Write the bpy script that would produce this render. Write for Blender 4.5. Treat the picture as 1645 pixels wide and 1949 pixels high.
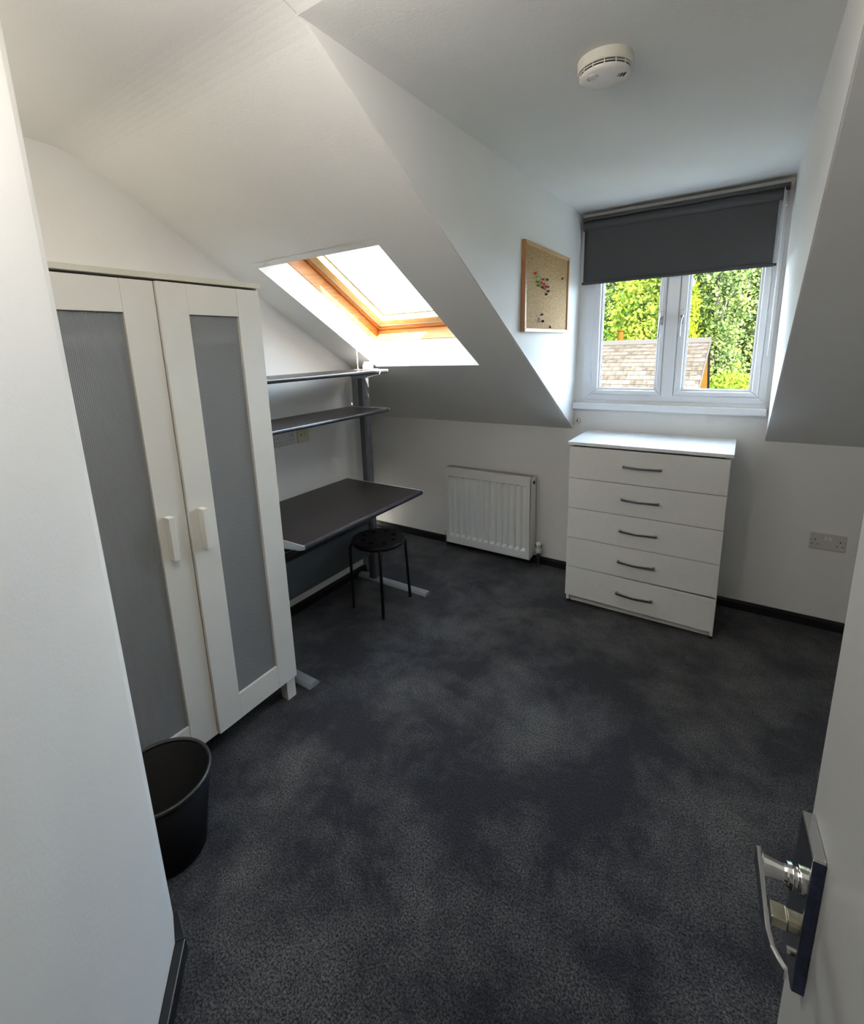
import bpy, bmesh, math, random
import numpy as np
from mathutils import Vector, Matrix
random.seed(7); RNG = np.random.default_rng(11)
PI = math.pi
for o in list(bpy.data.objects): bpy.data.objects.remove(o)
SC = bpy.context.scene
COL = SC.collection

# ------------------------------------------------------------------ camera
W, H = 1645.0, 1949.0
CAM = Vector((2.1334, -3.0625, 1.5395)); YAW, PIT, ROLL = 0.5978, -0.2104, -0.0337
FPX, PX, PY = 899.4, 807.53, 855.42
fw = Vector((-math.sin(YAW)*math.cos(PIT), math.cos(YAW)*math.cos(PIT), math.sin(PIT)))
rt = fw.cross(Vector((0,0,1))).normalized(); up = rt.cross(fw)
c_, s_ = math.cos(ROLL), math.sin(ROLL)
rt, up = c_*rt + s_*up, -s_*rt + c_*up
cam = bpy.data.cameras.new('camera'); camo = bpy.data.objects.new('camera', cam); COL.objects.link(camo)
camo.matrix_world = Matrix(((rt.x, up.x, -fw.x, CAM.x), (rt.y, up.y, -fw.y, CAM.y), (rt.z, up.z, -fw.z, CAM.z), (0,0,0,1)))
cam.sensor_fit = 'HORIZONTAL'; cam.sensor_width = 36.0; cam.lens = FPX/W*36.0
cam.shift_x = (W/2-PX)/W; cam.shift_y = (PY-H/2)/W; cam.clip_start = 0.02; cam.clip_end = 500
SC.camera = camo

# ------------------------------------------------------------------ sky, sun, added fill lights, exposure
SKY_STRENGTH = 11.5
SUN_STRENGTH = 46.0
FILL_POWER = 5.0
EXPOSURE = 1.2
wd = bpy.data.worlds.new('sky'); SC.world = wd; wd.use_nodes = True
nt = wd.node_tree; nt.nodes.clear()
out = nt.nodes.new('ShaderNodeOutputWorld'); bg = nt.nodes.new('ShaderNodeBackground')
tc = nt.nodes.new('ShaderNodeTexCoord'); nz = nt.nodes.new('ShaderNodeTexNoise'); cr = nt.nodes.new('ShaderNodeValToRGB')
nz.inputs['Scale'].default_value = 3.2; nz.inputs['Detail'].default_value = 6; nz.inputs['Roughness'].default_value = .55
cr.color_ramp.elements[0].position = .40; cr.color_ramp.elements[0].color = (.42,.66,1.0,1)
cr.color_ramp.elements[1].position = .58; cr.color_ramp.elements[1].color = (.90,.96,1.0,1)
nt.links.new(tc.outputs['Generated'], nz.inputs['Vector']); nt.links.new(nz.outputs['Fac'], cr.inputs['Fac'])
nt.links.new(cr.outputs['Color'], bg.inputs['Color']); bg.inputs['Strength'].default_value = SKY_STRENGTH
nt.links.new(bg.outputs[0], out.inputs[0])
sun = bpy.data.lights.new('sun', 'SUN'); sun.energy = SUN_STRENGTH; sun.angle = math.radians(.6); sun.color = (1,.95,.86)
suno = bpy.data.objects.new('sun', sun); COL.objects.link(suno)
suno.rotation_euler = Vector((-.66,.47,-1)).to_track_quat('-Z','Y').to_euler()
fill = bpy.data.lights.new('room_fill', 'POINT'); fill.shadow_soft_size = .06; fill.energy = FILL_POWER; fill.color = (1,.95,.87)  # unseen point light added to brighten the ceiling and foreground wall
fillo = bpy.data.objects.new('room_fill', fill); COL.objects.link(fillo); fillo.location = (1.57,-2.58,2.10)
fill2 = bpy.data.lights.new('nook_fill', 'POINT'); fill2.shadow_soft_size = .09; fill2.energy = 4.0; fill2.color = (1,.93,.80)  # second unseen light, added to lift the upper left ceiling
fillo2 = bpy.data.objects.new('nook_fill', fill2); COL.objects.link(fillo2); fillo2.location = (.5,-3.1,1.9)
SC.view_settings.view_transform = 'Standard'; SC.view_settings.look = 'None'
SC.view_settings.gamma = 1.0; SC.view_settings.exposure = EXPOSURE; SC.view_settings.use_curve_mapping = False

# ------------------------------------------------------------------ materials
def mat(name, col, rough=.5, metal=0, noise=0, nscale=20, bump=0, bscale=80, spec=.5, coat=0):
    m = bpy.data.materials.new(name); m.use_nodes = True; t = m.node_tree; b = t.nodes['Principled BSDF']
    b.inputs['Base Color'].default_value = (*col,1); b.inputs['Roughness'].default_value = rough
    b.inputs['Metallic'].default_value = metal; b.inputs['Specular IOR Level'].default_value = spec
    if coat: b.inputs['Coat Weight'].default_value = coat
    tcn = t.nodes.new('ShaderNodeTexCoord')
    if noise:
        n = t.nodes.new('ShaderNodeTexNoise'); n.inputs['Scale'].default_value = nscale; n.inputs['Detail'].default_value = 4
        r = t.nodes.new('ShaderNodeValToRGB'); r.color_ramp.elements[0].position=.3; r.color_ramp.elements[1].position=.7
        r.color_ramp.elements[0].color = (*[c*(1-noise) for c in col],1); r.color_ramp.elements[1].color = (*[min(1,c*(1+noise)) for c in col],1)
        t.links.new(tcn.outputs['Object'], n.inputs['Vector']); t.links.new(n.outputs['Fac'], r.inputs['Fac']); t.links.new(r.outputs['Color'], b.inputs['Base Color'])
    if bump:
        n2 = t.nodes.new('ShaderNodeTexNoise'); n2.inputs['Scale'].default_value = bscale; n2.inputs['Detail'].default_value = 5
        bp = t.nodes.new('ShaderNodeBump'); bp.inputs['Strength'].default_value = bump; bp.inputs['Distance'].default_value = .002
        t.links.new(tcn.outputs['Object'], n2.inputs['Vector']); t.links.new(n2.outputs['Fac'], bp.inputs['Height']); t.links.new(bp.outputs['Normal'], b.inputs['Normal'])
    return m
def carpet_mat():
    m = mat('carpet', (.03,.032,.038), .95, spec=.1); t = m.node_tree; b = t.nodes['Principled BSDF']
    tcn = t.nodes.new('ShaderNodeTexCoord')
    def noise(sc, det, rough=.5, dist=0):
        n = t.nodes.new('ShaderNodeTexNoise'); n.inputs['Scale'].default_value = sc; n.inputs['Detail'].default_value = det
        n.inputs['Roughness'].default_value = rough; n.inputs['Distortion'].default_value = dist
        t.links.new(tcn.outputs['Object'], n.inputs['Vector']); return n
    big = noise(2.5, 7, .70, .15); fine = noise(170, 3, .85)
    rb = t.nodes.new('ShaderNodeValToRGB'); rb.color_ramp.elements[0].position=.43; rb.color_ramp.elements[1].position=.66
    rb.color_ramp.elements[0].color=(.016,.0165,.023,1); rb.color_ramp.elements[1].color=(.078,.077,.078,1)
    rf = t.nodes.new('ShaderNodeValToRGB'); rf.color_ramp.elements[0].position=.40; rf.color_ramp.elements[1].position=.66
    rf.color_ramp.elements[0].color=(.12,.12,.12,1); rf.color_ramp.elements[1].color=(2.6,2.6,2.6,1)
    mx = t.nodes.new('ShaderNodeMix'); mx.data_type='RGBA'; mx.blend_type='MULTIPLY'; mx.inputs[0].default_value = 1; mx.clamp_result = False
    t.links.new(big.outputs['Fac'], rb.inputs['Fac']); t.links.new(fine.outputs['Fac'], rf.inputs['Fac'])
    t.links.new(rb.outputs['Color'], mx.inputs[6]); t.links.new(rf.outputs['Color'], mx.inputs[7]); t.links.new(mx.outputs[2], b.inputs['Base Color'])
    bp = t.nodes.new('ShaderNodeBump'); bp.inputs['Strength'].default_value=.9; bp.inputs['Distance'].default_value=.006
    t.links.new(fine.outputs['Fac'], bp.inputs['Height']); t.links.new(bp.outputs['Normal'], b.inputs['Normal'])
    b.inputs['Sheen Weight'].default_value = .15
    return m
def wood_mat(name, c1, c2, axis='X', scale=14, rough=.45):
    m = mat(name, c1, rough); t = m.node_tree; b = t.nodes['Principled BSDF']
    tcn = t.nodes.new('ShaderNodeTexCoord'); mp = t.nodes.new('ShaderNodeMapping')
    sc = {'X':(1.2,9,9),'Y':(9,1.2,9),'Z':(9,9,1.2)}[axis]; mp.inputs['Scale'].default_value = sc
    n = t.nodes.new('ShaderNodeTexNoise'); n.inputs['Scale'].default_value = 1.6; n.inputs['Detail'].default_value = 3; n.inputs['Distortion'].default_value = .5
    mt = t.nodes.new('ShaderNodeMath'); mt.operation='MULTIPLY'; mt.inputs[1].default_value = scale
    fr = t.nodes.new('ShaderNodeMath'); fr.operation='FRACT'
    r = t.nodes.new('ShaderNodeValToRGB'); r.color_ramp.elements[0].color=(*c1,1); r.color_ramp.elements[1].color=(*c2,1)
    t.links.new(tcn.outputs['Object'], mp.inputs[0]); t.links.new(mp.outputs[0], n.inputs['Vector']); t.links.new(n.outputs['Fac'], mt.inputs[0])
    t.links.new(mt.outputs[0], fr.inputs[0]); t.links.new(fr.outputs[0], r.inputs['Fac']); t.links.new(r.outputs['Color'], b.inputs['Base Color'])
    return m
def glass_mat(name='glass', tint=(.96,.97,.96)):
    m = bpy.data.materials.new(name); m.use_nodes = True; t = m.node_tree; t.nodes.clear()
    o = t.nodes.new('ShaderNodeOutputMaterial'); a = t.nodes.new('ShaderNodeBsdfTransparent'); g = t.nodes.new('ShaderNodeBsdfGlossy')
    g.inputs['Roughness'].default_value = .02; f = t.nodes.new('ShaderNodeLayerWeight'); f.inputs[0].default_value = .5
    pw = t.nodes.new('ShaderNodeMath'); pw.operation='POWER'; pw.inputs[1].default_value = 4
    ml = t.nodes.new('ShaderNodeMath'); ml.operation='MULTIPLY_ADD'; ml.inputs[1].default_value = .5; ml.inputs[2].default_value = .02
    mx = t.nodes.new('ShaderNodeMixShader'); a.inputs[0].default_value = (*tint,1)
    t.links.new(f.outputs['Facing'], pw.inputs[0]); t.links.new(pw.outputs[0], ml.inputs[0]); t.links.new(ml.outputs[0], mx.inputs[0])
    t.links.new(a.outputs[0], mx.inputs[1]); t.links.new(g.outputs[0], mx.inputs[2]); t.links.new(mx.outputs[0], o.inputs[0])
    return m
def panel_mat():
    m = mat('ribbed_plastic', (.36,.38,.40), .35, spec=.4); t = m.node_tree; b = t.nodes['Principled BSDF']; o = t.nodes['Material Output']
    a = t.nodes.new('ShaderNodeBsdfTransparent'); mx = t.nodes.new('ShaderNodeMixShader'); mx.inputs[0].default_value = .25
    t.links.new(b.outputs[0], mx.inputs[1]); t.links.new(a.outputs[0], mx.inputs[2]); t.links.new(mx.outputs[0], o.inputs[0]); return m
def leaf_mat(name, c1, c2, sc=1.5):
    m = bpy.data.materials.new(name); m.use_nodes = True; t = m.node_tree; t.nodes.clear(); o = t.nodes.new('ShaderNodeOutputMaterial')
    tcn = t.nodes.new('ShaderNodeTexCoord'); n = t.nodes.new('ShaderNodeTexNoise'); n.inputs['Scale'].default_value = sc; n.inputs['Detail'].default_value = 5
    r = t.nodes.new('ShaderNodeValToRGB'); r.color_ramp.elements[0].position=.35; r.color_ramp.elements[1].position=.65
    r.color_ramp.elements[0].color=(*c1,1); r.color_ramp.elements[1].color=(*c2,1)
    d = t.nodes.new('ShaderNodeBsdfDiffuse'); tr = t.nodes.new('ShaderNodeBsdfTranslucent'); mx = t.nodes.new('ShaderNodeMixShader'); mx.inputs[0].default_value=.35
    t.links.new(tcn.outputs['Object'], n.inputs['Vector']); t.links.new(n.outputs['Fac'], r.inputs['Fac'])
    for q in (d,tr): t.links.new(r.outputs['Color'], q.inputs['Color'])
    t.links.new(d.outputs[0], mx.inputs[1]); t.links.new(tr.outputs[0], mx.inputs[2]); t.links.new(mx.outputs[0], o.inputs[0]); return m
def brick_mat():
    m = mat('brick', (.08,.03,.01), .9, spec=0); t = m.node_tree; b = t.nodes['Principled BSDF']
    tcn = t.nodes.new('ShaderNodeTexCoord'); sx = t.nodes.new('ShaderNodeSeparateXYZ'); mp = t.nodes.new('ShaderNodeCombineXYZ')
    br = t.nodes.new('ShaderNodeTexBrick'); br.inputs['Scale'].default_value = 2.3; br.inputs['Mortar Size'].default_value = .012
    br.inputs['Color1'].default_value=(.036,.0160,.0020,1); br.inputs['Color2'].default_value=(.042,.0200,.0026,1); br.inputs['Mortar'].default_value=(.035,.020,.008,1)
    t.links.new(tcn.outputs['Object'], sx.inputs[0]); t.links.new(sx.outputs['Y'], mp.inputs['X']); t.links.new(sx.outputs['Z'], mp.inputs['Y']); t.links.new(mp.outputs[0], br.inputs['Vector']); t.links.new(br.outputs['Color'], b.inputs['Base Color']); return m

M = dict(
 wall=mat('wall_paint', (.80,.79,.77), .75, noise=.015, nscale=3, bump=.25, bscale=120, spec=.25),
 ceil=mat('ceiling_paint', (.80,.79,.77), .8, noise=.015, nscale=3, bump=.25, bscale=120, spec=.2),
 skirt=mat('black_gloss_paint', (.012,.013,.015), .35),
 carpet=carpet_mat(),
 ward=mat('cream_foil', (.78,.76,.70), .42, noise=.02, nscale=9),
 wardtop=mat('cream_edge', (.70,.68,.58), .4),
 dres=mat('white_melamine', (.74,.73,.70), .4, noise=.02, nscale=60),
 drestop=mat('white_melamine_top', (.80,.81,.83), .22),
 chrome=mat('chrome', (.62,.62,.62), .12, 1),
 dullsteel=mat('brushed_steel', (.36,.36,.37), .3, 1),
 brass=mat('worn_nickel', (.50,.46,.37), .28, 1),
 greymetal=mat('grey_metal', (.36,.38,.40), .45, .3),
 post=mat('dark_grey_metal', (.10,.10,.11), .42, .2),
 desk=mat('black_brown_veneer', (.022,.016,.014), .33, noise=.35, nscale=30, bump=.1, bscale=200),
 deskedge=mat('dark_edge', (.03,.03,.035), .22),
 panelgrey=mat('grey_panel', (.085,.10,.11), .5),
 black=mat('black_plastic', (.012,.012,.013), .4),
 blackmetal=mat('black_steel', (.008,.008,.008), .45, spec=.35),
 bin=mat('bin_plastic', (.004,.0045,.006), .6, spec=.2),
 upvc=mat('white_upvc', (.80,.81,.84), .25),
 seal=mat('grey_seal', (.20,.21,.23), .6),
 sill=mat('sill_gloss', (.82,.83,.86), .2),
 blind=mat('charcoal_fabric', (.085,.085,.088), .8, bump=.3, bscale=400, spec=.2),
 rad=mat('radiator_enamel', (.80,.80,.77), .3),
 radtop=mat('radiator_grille', (.50,.48,.43), .5),
 plastic=mat('white_plastic', (.78,.78,.76), .3),
 socket=mat('socket_plastic', (.60,.57,.56), .3),
 yellowed=mat('yellowed_plastic', (.62,.56,.38), .35),
 dark=mat('dark_hole', (.015,.013,.012), .7),
 smoke=mat('aged_white_plastic', (.76,.73,.64), .4, noise=.05, nscale=25),
 smokelid=mat('smoke_lid', (.80,.77,.74), .35),
 pine=wood_mat('varnished_pine', (.62,.27,.075), (.48,.17,.035), 'Y', 8),
 pinex=wood_mat('varnished_pine_rail', (.64,.29,.08), (.50,.18,.04), 'X', 8),
 sash=wood_mat('sunlit_pine', (.74,.55,.25), (.66,.44,.16), 'Y', 5),  # sash pine toned paler, sunlight put into its colour
 gasket=mat('grey_aluminium', (.35,.33,.31), .4, .5),
 oak=wood_mat('board_frame_wood', (.50,.25,.09), (.40,.18,.06), 'Z', 6),
 oakl=wood_mat('board_rail_wood', (.66,.42,.24), (.60,.35,.18), 'Y', 6),
 cork=mat('cork', (.42,.27,.13), .9, noise=.45, nscale=130, bump=.5, bscale=160),
 glass=glass_mat(), dimming=glass_mat('dimming_glass', (.78,.79,.78)), ribbed=panel_mat(),  # roof window pane gets a tint added to dim the daylight
 door=mat('door_paint', (.40,.40,.39), .38, noise=.02, nscale=5),
 navy=mat('speckled_navy', (.03,.04,.09), .3, .4, noise=.5, nscale=120),  # dark blue with speckles, near side of the backplate
 slate=mat('roof_slate', (.019,.0155,.0125), .8, spec=0, noise=.30, nscale=9),
 brick=brick_mat(),
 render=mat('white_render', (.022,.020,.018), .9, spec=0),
 bark=mat('pale_bark', (.035,.03,.024), .9, noise=.3, nscale=6),
 grass=mat('lawn', (.012,.02,.004), 1, noise=.3, nscale=2),
 leafA=leaf_mat('leaf_grey_green', (0.0419,0.07123,0.02096), (0.1425,0.1676,0.05029)),
 leafB=leaf_mat('leaf_yellow_green', (0.05324,0.09318,0.009983), (0.1531,0.1797,0.01997)),
 leafC=leaf_mat('leaf_golden_conifer', (0.08282,0.1173,0.006902), (0.1932,0.2071,0.0138)),
)

# ------------------------------------------------------------------ mesh helpers
class MB:
    def __init__(s): s.v=[]; s.f=[]
    def add(s, vs, fs):
        n=len(s.v); s.v += [tuple(v) for v in vs]; s.f += [tuple(i+n for i in f) for f in fs]; return s
    def box(s, x0,x1,y0,y1,z0,z1):
        return s.add([(x0,y0,z0),(x1,y0,z0),(x1,y1,z0),(x0,y1,z0),(x0,y0,z1),(x1,y0,z1),(x1,y1,z1),(x0,y1,z1)],
          [(0,3,2,1),(4,5,6,7),(0,1,5,4),(1,2,6,5),(2,3,7,6),(3,0,4,7)])
    def prism(s, pts, ax, a, b):
        "pts: 2-D outline (the two other axes in order), extruded along axis ax from a to b"
        def P(p,q):
            l=[p[0],p[1]]; l.insert(ax,q); return l
        n=len(pts); vs=[P(p,a) for p in pts]+[P(p,b) for p in pts]
        return s.add(vs, [tuple(range(n))[::-1], tuple(range(n,2*n))]+[(i,(i+1)%n,n+(i+1)%n,n+i) for i in range(n)])
    def hexa(s, vs): # 8 points bottom 4, top 4
        return s.add(vs, [(0,3,2,1),(4,5,6,7),(0,1,5,4),(1,2,6,5),(2,3,7,6),(3,0,4,7)])
    def lathe(s, prof, n=32, c=(0,0,0), ax=2, closed=False):
        vs=[]; fs=[]
        for r,z in prof:
            for i in range(n):
                a=2*PI*i/n; p=[r*math.cos(a), r*math.sin(a)]; p.insert(ax,z); vs.append([p[k]+c[k] for k in range(3)])
        m=len(prof)
        for j in range(m-1):
            for i in range(n): fs.append((j*n+i, j*n+(i+1)%n, (j+1)*n+(i+1)%n, (j+1)*n+i))
        if closed:
            for i in range(n): fs.append(((m-1)*n+i, (m-1)*n+(i+1)%n, (i+1)%n, i))
        return s.add(vs,fs)
    def tube(s, path, r, n=10, cap=True):
        path=[Vector(p) for p in path]; rs = r if isinstance(r,(list,tuple)) else [r]*len(path)
        vs=[]; fs=[]; u=None
        for i,p in enumerate(path):
            t=(path[min(i+1,len(path)-1)]-path[max(i-1,0)]).normalized()
            if u is None: u=t.orthogonal().normalized()
            u=(u-t*u.dot(t)).normalized(); w=t.cross(u)
            for k in range(n):
                a=2*PI*k/n; vs.append(p+rs[i]*(math.cos(a)*u+math.sin(a)*w))
        for i in range(len(path)-1):
            for k in range(n): fs.append((i*n+k,i*n+(k+1)%n,(i+1)*n+(k+1)%n,(i+1)*n+k))
        if cap: fs.append(tuple(range(n))[::-1]); fs.append(tuple((len(path)-1)*n+k for k in range(n)))
        return s.add(vs,fs)
    def ring(s, o, i, ax, a, b):
        "rectangular frame: outer (u0,u1,v0,v1), inner same, extruded along ax"
        (u0,u1,v0,v1),(p0,p1,q0,q1)=o,i
        O=[(u0,v0),(u1,v0),(u1,v1),(u0,v1)]; I=[(p0,q0),(p1,q0),(p1,q1),(p0,q1)]
        for k in range(4):
            j=(k+1)%4; s.prism([O[k],O[j],I[j],I[k]], ax, a, b)
        return s
    def build(s, name, m, parent=None, bevel=0, smooth=False, xf=None, seg=2):
        me=bpy.data.meshes.new(name)
        vs = s.v if xf is None else [tuple(xf @ Vector(v)) for v in s.v]
        me.from_pydata(vs,[],s.f); me.materials.append(m)
        bm=bmesh.new(); bm.from_mesh(me); bmesh.ops.recalc_face_normals(bm, faces=bm.faces); bm.to_mesh(me); bm.free()
        o=bpy.data.objects.new(name,me); COL.objects.link(o)
        if smooth: me.shade_smooth()
        if bevel:
            b=o.modifiers.new('bevel','BEVEL'); b.width=bevel; b.segments=seg; b.limit_method='ANGLE'; b.angle_limit=math.radians(35)
        if parent is not None:
            o.parent=parent
            if parent.matrix_parent_inverse is not None: o.matrix_parent_inverse = Matrix.Identity(4)
        return o
def rebase(o, loc):
    "put the origin of a parentless mesh object at loc without moving its shape"
    o.data.transform(Matrix.Translation(-Vector(loc))); o.location = loc; return o
def tag(o, label, cat, group=None):
    o['label']=label; o['category']=cat
    if group: o['group']=group
    return o
class Thing:
    "an Empty at the base of the thing; parts are given in world coordinates and parented to it"
    def __init__(s, name, loc, label=None, cat=None, group=None, structure=False):
        s.e=bpy.data.objects.new(name,None); COL.objects.link(s.e); s.e.location=loc; s.e.empty_display_size=.05; s.off=Vector(loc)
        if structure: s.e['kind']='structure'
        if label: tag(s.e,label,cat,group)
    def part(s, name, mb, m, parent=None, **k):
        k['xf'] = Matrix.Translation(-s.off) @ k.get('xf', Matrix.Identity(4))
        return mb.build(name, m, parent or s.e, **k)
def struct(name, mb, m, **k):
    o=mb.build(name,m,**k); o['kind']='structure'; return o

# ------------------------------------------------------------------ room measures
KZ, SL, HZ, FZ = .9962, .5934, 2.28, 2.295      # knee wall height, slope, dormer ceiling, main ceiling
X0, X1 = 1.228, 2.251                             # dormer cheeks
XL, XR, YB = -.55, 3.05, -3.62
GY = -.745                                        # far end of the left wall
SX0, SX1, SY0, SY1 = .222, .938, -.750, -1.567    # roof window opening in the slope
def sz(y): return KZ - SL*y
# slope / flat junction, rounded
P0, P1, P2 = (-2.12, sz(-2.12)), (-(FZ-KZ)/SL, FZ), (-2.27, FZ)
def bez(t): return tuple((1-t)**2*a+2*t*(1-t)*b+t*t*c for a,b,c in zip(P0,P1,P2))
CURVE = [bez(i/8) for i in range(9)]
YD = -(HZ-KZ)/SL
for k in range(8):
    a,b=CURVE[k],CURVE[k+1]
    if a[1] <= HZ <= b[1]: YD = a[0]+(b[0]-a[0])*(HZ-a[1])/(b[1]-a[1])

# floor
fl = MB().box(XL,XR,YB-.9,0.0,-.06,0)
struct('floor', fl, M['carpet'])

# ceiling: slope with the roof window hole, rounded crease, flat part, dormer ceiling
ce = MB()
def slab(x0,x1,ya,yb):
    "piece of the slope between ya (far) and yb (near)"
    t=.13
    n=(0,SL/math.hypot(1,SL),1/math.hypot(1,SL))
    A=[(x0,ya,sz(ya)),(x1,ya,sz(ya)),(x1,yb,sz(yb)),(x0,yb,sz(yb))]
    ce.hexa(A+[(p[0],p[1],p[2]+t/n[2]) for p in A])
ho_=.028
slab(XL,X0-.004,0.35,SY0+ho_); slab(XL,SX0-ho_,SY0+ho_,SY1-ho_); slab(SX1+ho_,X0-.004,SY0+ho_,SY1-ho_); slab(XL,X0-.004,SY1-ho_,P0[0])
slab(X1+.004,XR,0.35,P0[0])
ce.prism([(a,b) for a,b in CURVE]+[(P2[0],FZ+.14),(P0[0],FZ+.14)], 0, XL, X0-.004)
ce.prism([(a,b) for a,b in CURVE]+[(P2[0],FZ+.14),(P0[0],FZ+.14)], 0, X1+.004, XR)
near=[(a,b) for a,b in CURVE if b>HZ]
ce.prism([(YD,HZ)]+near+[(P2[0],FZ+.14),(YD,FZ+.14)], 0, X0, X1)
ce.box(XL,XR,YB-.9,P2[0],FZ,FZ+.14)
ce.box(X0-.12,X1+.12,YD,.30,HZ,HZ+.14)
struct('ceiling', ce, M['ceil'])

# far wall (knee wall + window wall of the dormer)
WX0,WX1,WZ0,WZ1 = 1.281,2.236,1.190,2.235
fwm = MB()
fwm.box(XL,X0,0,.16,-.05,KZ-.0); fwm.box(X1,XR,0,.16,-.05,KZ)
fwm.box(X0,X1,0,.16,-.05,WZ0); fwm.box(X0-.1,WX0,0,.16,WZ0,HZ); fwm.box(WX1,X1+.1,0,.16,WZ0,HZ); fwm.box(WX0,WX1,0,.16,WZ1,HZ)
struct('wall_far', fwm, M['wall'])
# dormer cheeks
XT = X0+.022
def cheek(name,x,xt,th):
    low=[(0,KZ+.003),(P0[0],P0[1]+.003)]+[(p,q+.003) for p,q in CURVE[1:] if q<HZ-.003]+[(YD-.003,HZ+.002)]
    pts=[(0,HZ+.002)]+low
    def px_(y,z): return x+(xt-x)*max(0,(z-(KZ+(HZ-KZ)*y/YD))/(HZ-KZ))
    v=[(px_(y,z),y,z) for y,z in pts]; n=len(v); v2=[(p[0]+th,p[1],p[2]) for p in v]
    struct(name, MB().add(v+v2,[tuple(range(n)),tuple(range(2*n-1,n-1,-1))]+[(i,(i+1)%n,n+(i+1)%n,n+i) for i in range(n)]), M['wall'])
cheek('wall_dormer_left',X0,XT,-.12); cheek('wall_dormer_right',X1,X1,.12)
# left wall, its recess beyond the corner, back and right walls
lw = MB().prism([(YB,-.05),(GY,-.05),(GY,sz(GY)+.03),(P0[0],P0[1]+.03),(P2[0],FZ+.02),(YB,FZ+.02)],0,-.12,0)
struct('wall_left', lw, M['wall'])
struct('wall_recess', MB().prism([(YB,-.05),(.16,-.05),(.16,KZ),(0,KZ+.03),(P0[0],P0[1]+.03),(P2[0],FZ+.02),(YB,FZ+.02)],0,XL-.1,XL), M['wall'])
struct('wall_right', MB().prism([(YB,-.05),(.16,-.05),(.16,KZ),(0,KZ+.03),(P0[0],P0[1]+.03),(P2[0],FZ+.02),(YB,FZ+.02)],0,XR,XR+.1), M['wall'])
bw = MB().box(XL,1.45,YB-.12,YB,-.05,FZ); bw.box(2.45,XR,YB-.12,YB,-.05,FZ); bw.box(1.45,2.45,YB-.12,YB,2.05,FZ)
bw.box(1.2,2.7,YB-1.0,YB-.9,-.05,FZ); bw.box(1.2,1.3,YB-.9,YB-.12,-.05,FZ); bw.box(2.6,2.7,YB-.9,YB-.12,-.05,FZ)
struct('wall_back', bw, M['wall'])
# splayed wall in the left foreground, leaning a hair
def A(p,z,k=.0125): return (p[0]-k*z, p[1], z)
a,b = (1.032,-2.675),(.960,-2.641)
d = Vector((.099,-.087)).normalized()
a2=(a[0]+d.x*.95,a[1]+d.y*.95); b2=(b[0]+d.x*1.02-.03,b[1]+d.y*1.02)
q=[a,a2,b2,b]
struct('wall_splayed', MB().hexa([A(p,0) for p in q]+[A(p,FZ+.01) for p in q]), M['wall'], bevel=.004)
# skirting of the splayed wall
def skirt_seg(p,q_,off,z=.055):
    p,q_=Vector(p),Vector(q_); n=Vector(((q_-p).y,-(q_-p).x)).normalized()*off
    return [(p.x,p.y),(q_.x,q_.y),(q_.x+n.x,q_.y+n.y),(p.x+n.x,p.y+n.y)]
sk=MB(); ov=Vector((a[0]-b[0],a[1]-b[1])).normalized()*.012
nA=Vector((-(a2[1]-a[1]),a2[0]-a[0])).normalized()*.013; nB=Vector((-(a[1]-b[1]),a[0]-b[0])).normalized()*.013
A0,B0=Vector(a),Vector(b)
sk.prism([tuple(A0-nA*0),tuple(Vector(a2)),tuple(Vector(a2)+nA),tuple(A0+nA+nB),], 2, 0,.05)
sk.prism([tuple(B0),tuple(A0),tuple(A0+nA+nB),tuple(B0+nB)], 2, 0,.05)
struct('baseboard_splayed', sk, M['skirt'], bevel=.003)
# skirting boards with a small moulded top
def skprof(t=.015,h=.055): return [(0,0),(-t,0),(-t,h*.78),(-t*.6,h*.86),(-t*.6,h*.95),(-t*.2,h),(0,h)]
struct('baseboard_far', MB().prism(skprof(), 0, XL, XR), M['skirt'])
struct('baseboard_left', MB().prism([(-p,z) for p,z in skprof()], 1, YB, GY+.015), M['skirt'])
struct('baseboard_recess', MB().prism([(GY-p,z) for p,z in skprof()], 0, -.12, .015), M['skirt'])
struct('baseboard_right', MB().prism([(XR+p,z) for p,z in skprof()], 1, YB, -.015), M['skirt'])

# ------------------------------------------------------------------ roof window (window_2)
hy=math.hypot(1,SL); U=Vector((0,-1/hy,SL/hy)); N=Vector((0,SL/hy,1/hy)); O=Vector((0,0,KZ))
def sp(x,s,n): return O+Vector((x,0,0))+U*s+N*n      # x, distance up the slope, distance outwards
def s_of(y): return -y*hy
# lining of the opening: vertical below, level above, straight sides
nB_=.13/ (1/hy)  # rise needed for a vertical lining
yb0=SY0; zb1=sz(SY0)+.13*hy; sB=Vector((0,yb0,zb1))-O; sB=sB.dot(U)
yt1=SY1+.13*hy/SL*.82; 
sT=s_of(SY1)-.13*.62
lin=MB()
S0,S1=s_of(SY0),s_of(SY1)
def Q(p,q,th=(0,0,0)): pass
e=.03
bl=[sp(SX0-e,S0,0),sp(SX1+e,S0,0),sp(SX1+e,sB,.13),sp(SX0-e,sB,.13)]
lin.hexa(bl+[p-U*.036 for p in bl])
tl=[sp(SX0-e,S1,0),sp(SX1+e,S1,0),sp(SX1+e,sT,.13),sp(SX0-e,sT,.13)]
lin.hexa(tl+[p+U*.036 for p in tl])
for x,sg in ((SX0,-1),(SX1,1)):
    p=[sp(x,S0,0),sp(x,S1,0),sp(x,sT,.13),sp(x,sB,.13)]
    lin.hexa(p+[v+Vector((sg*e,0,0)) for v in p])
w2=Thing('window_2',tuple(sp(.58,(S0+S1)/2,.15)),structure=True)
w2.e['label']='pine-framed roof window in the sloping ceiling'
w2.part('reveal', lin, M['wall'])
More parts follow.
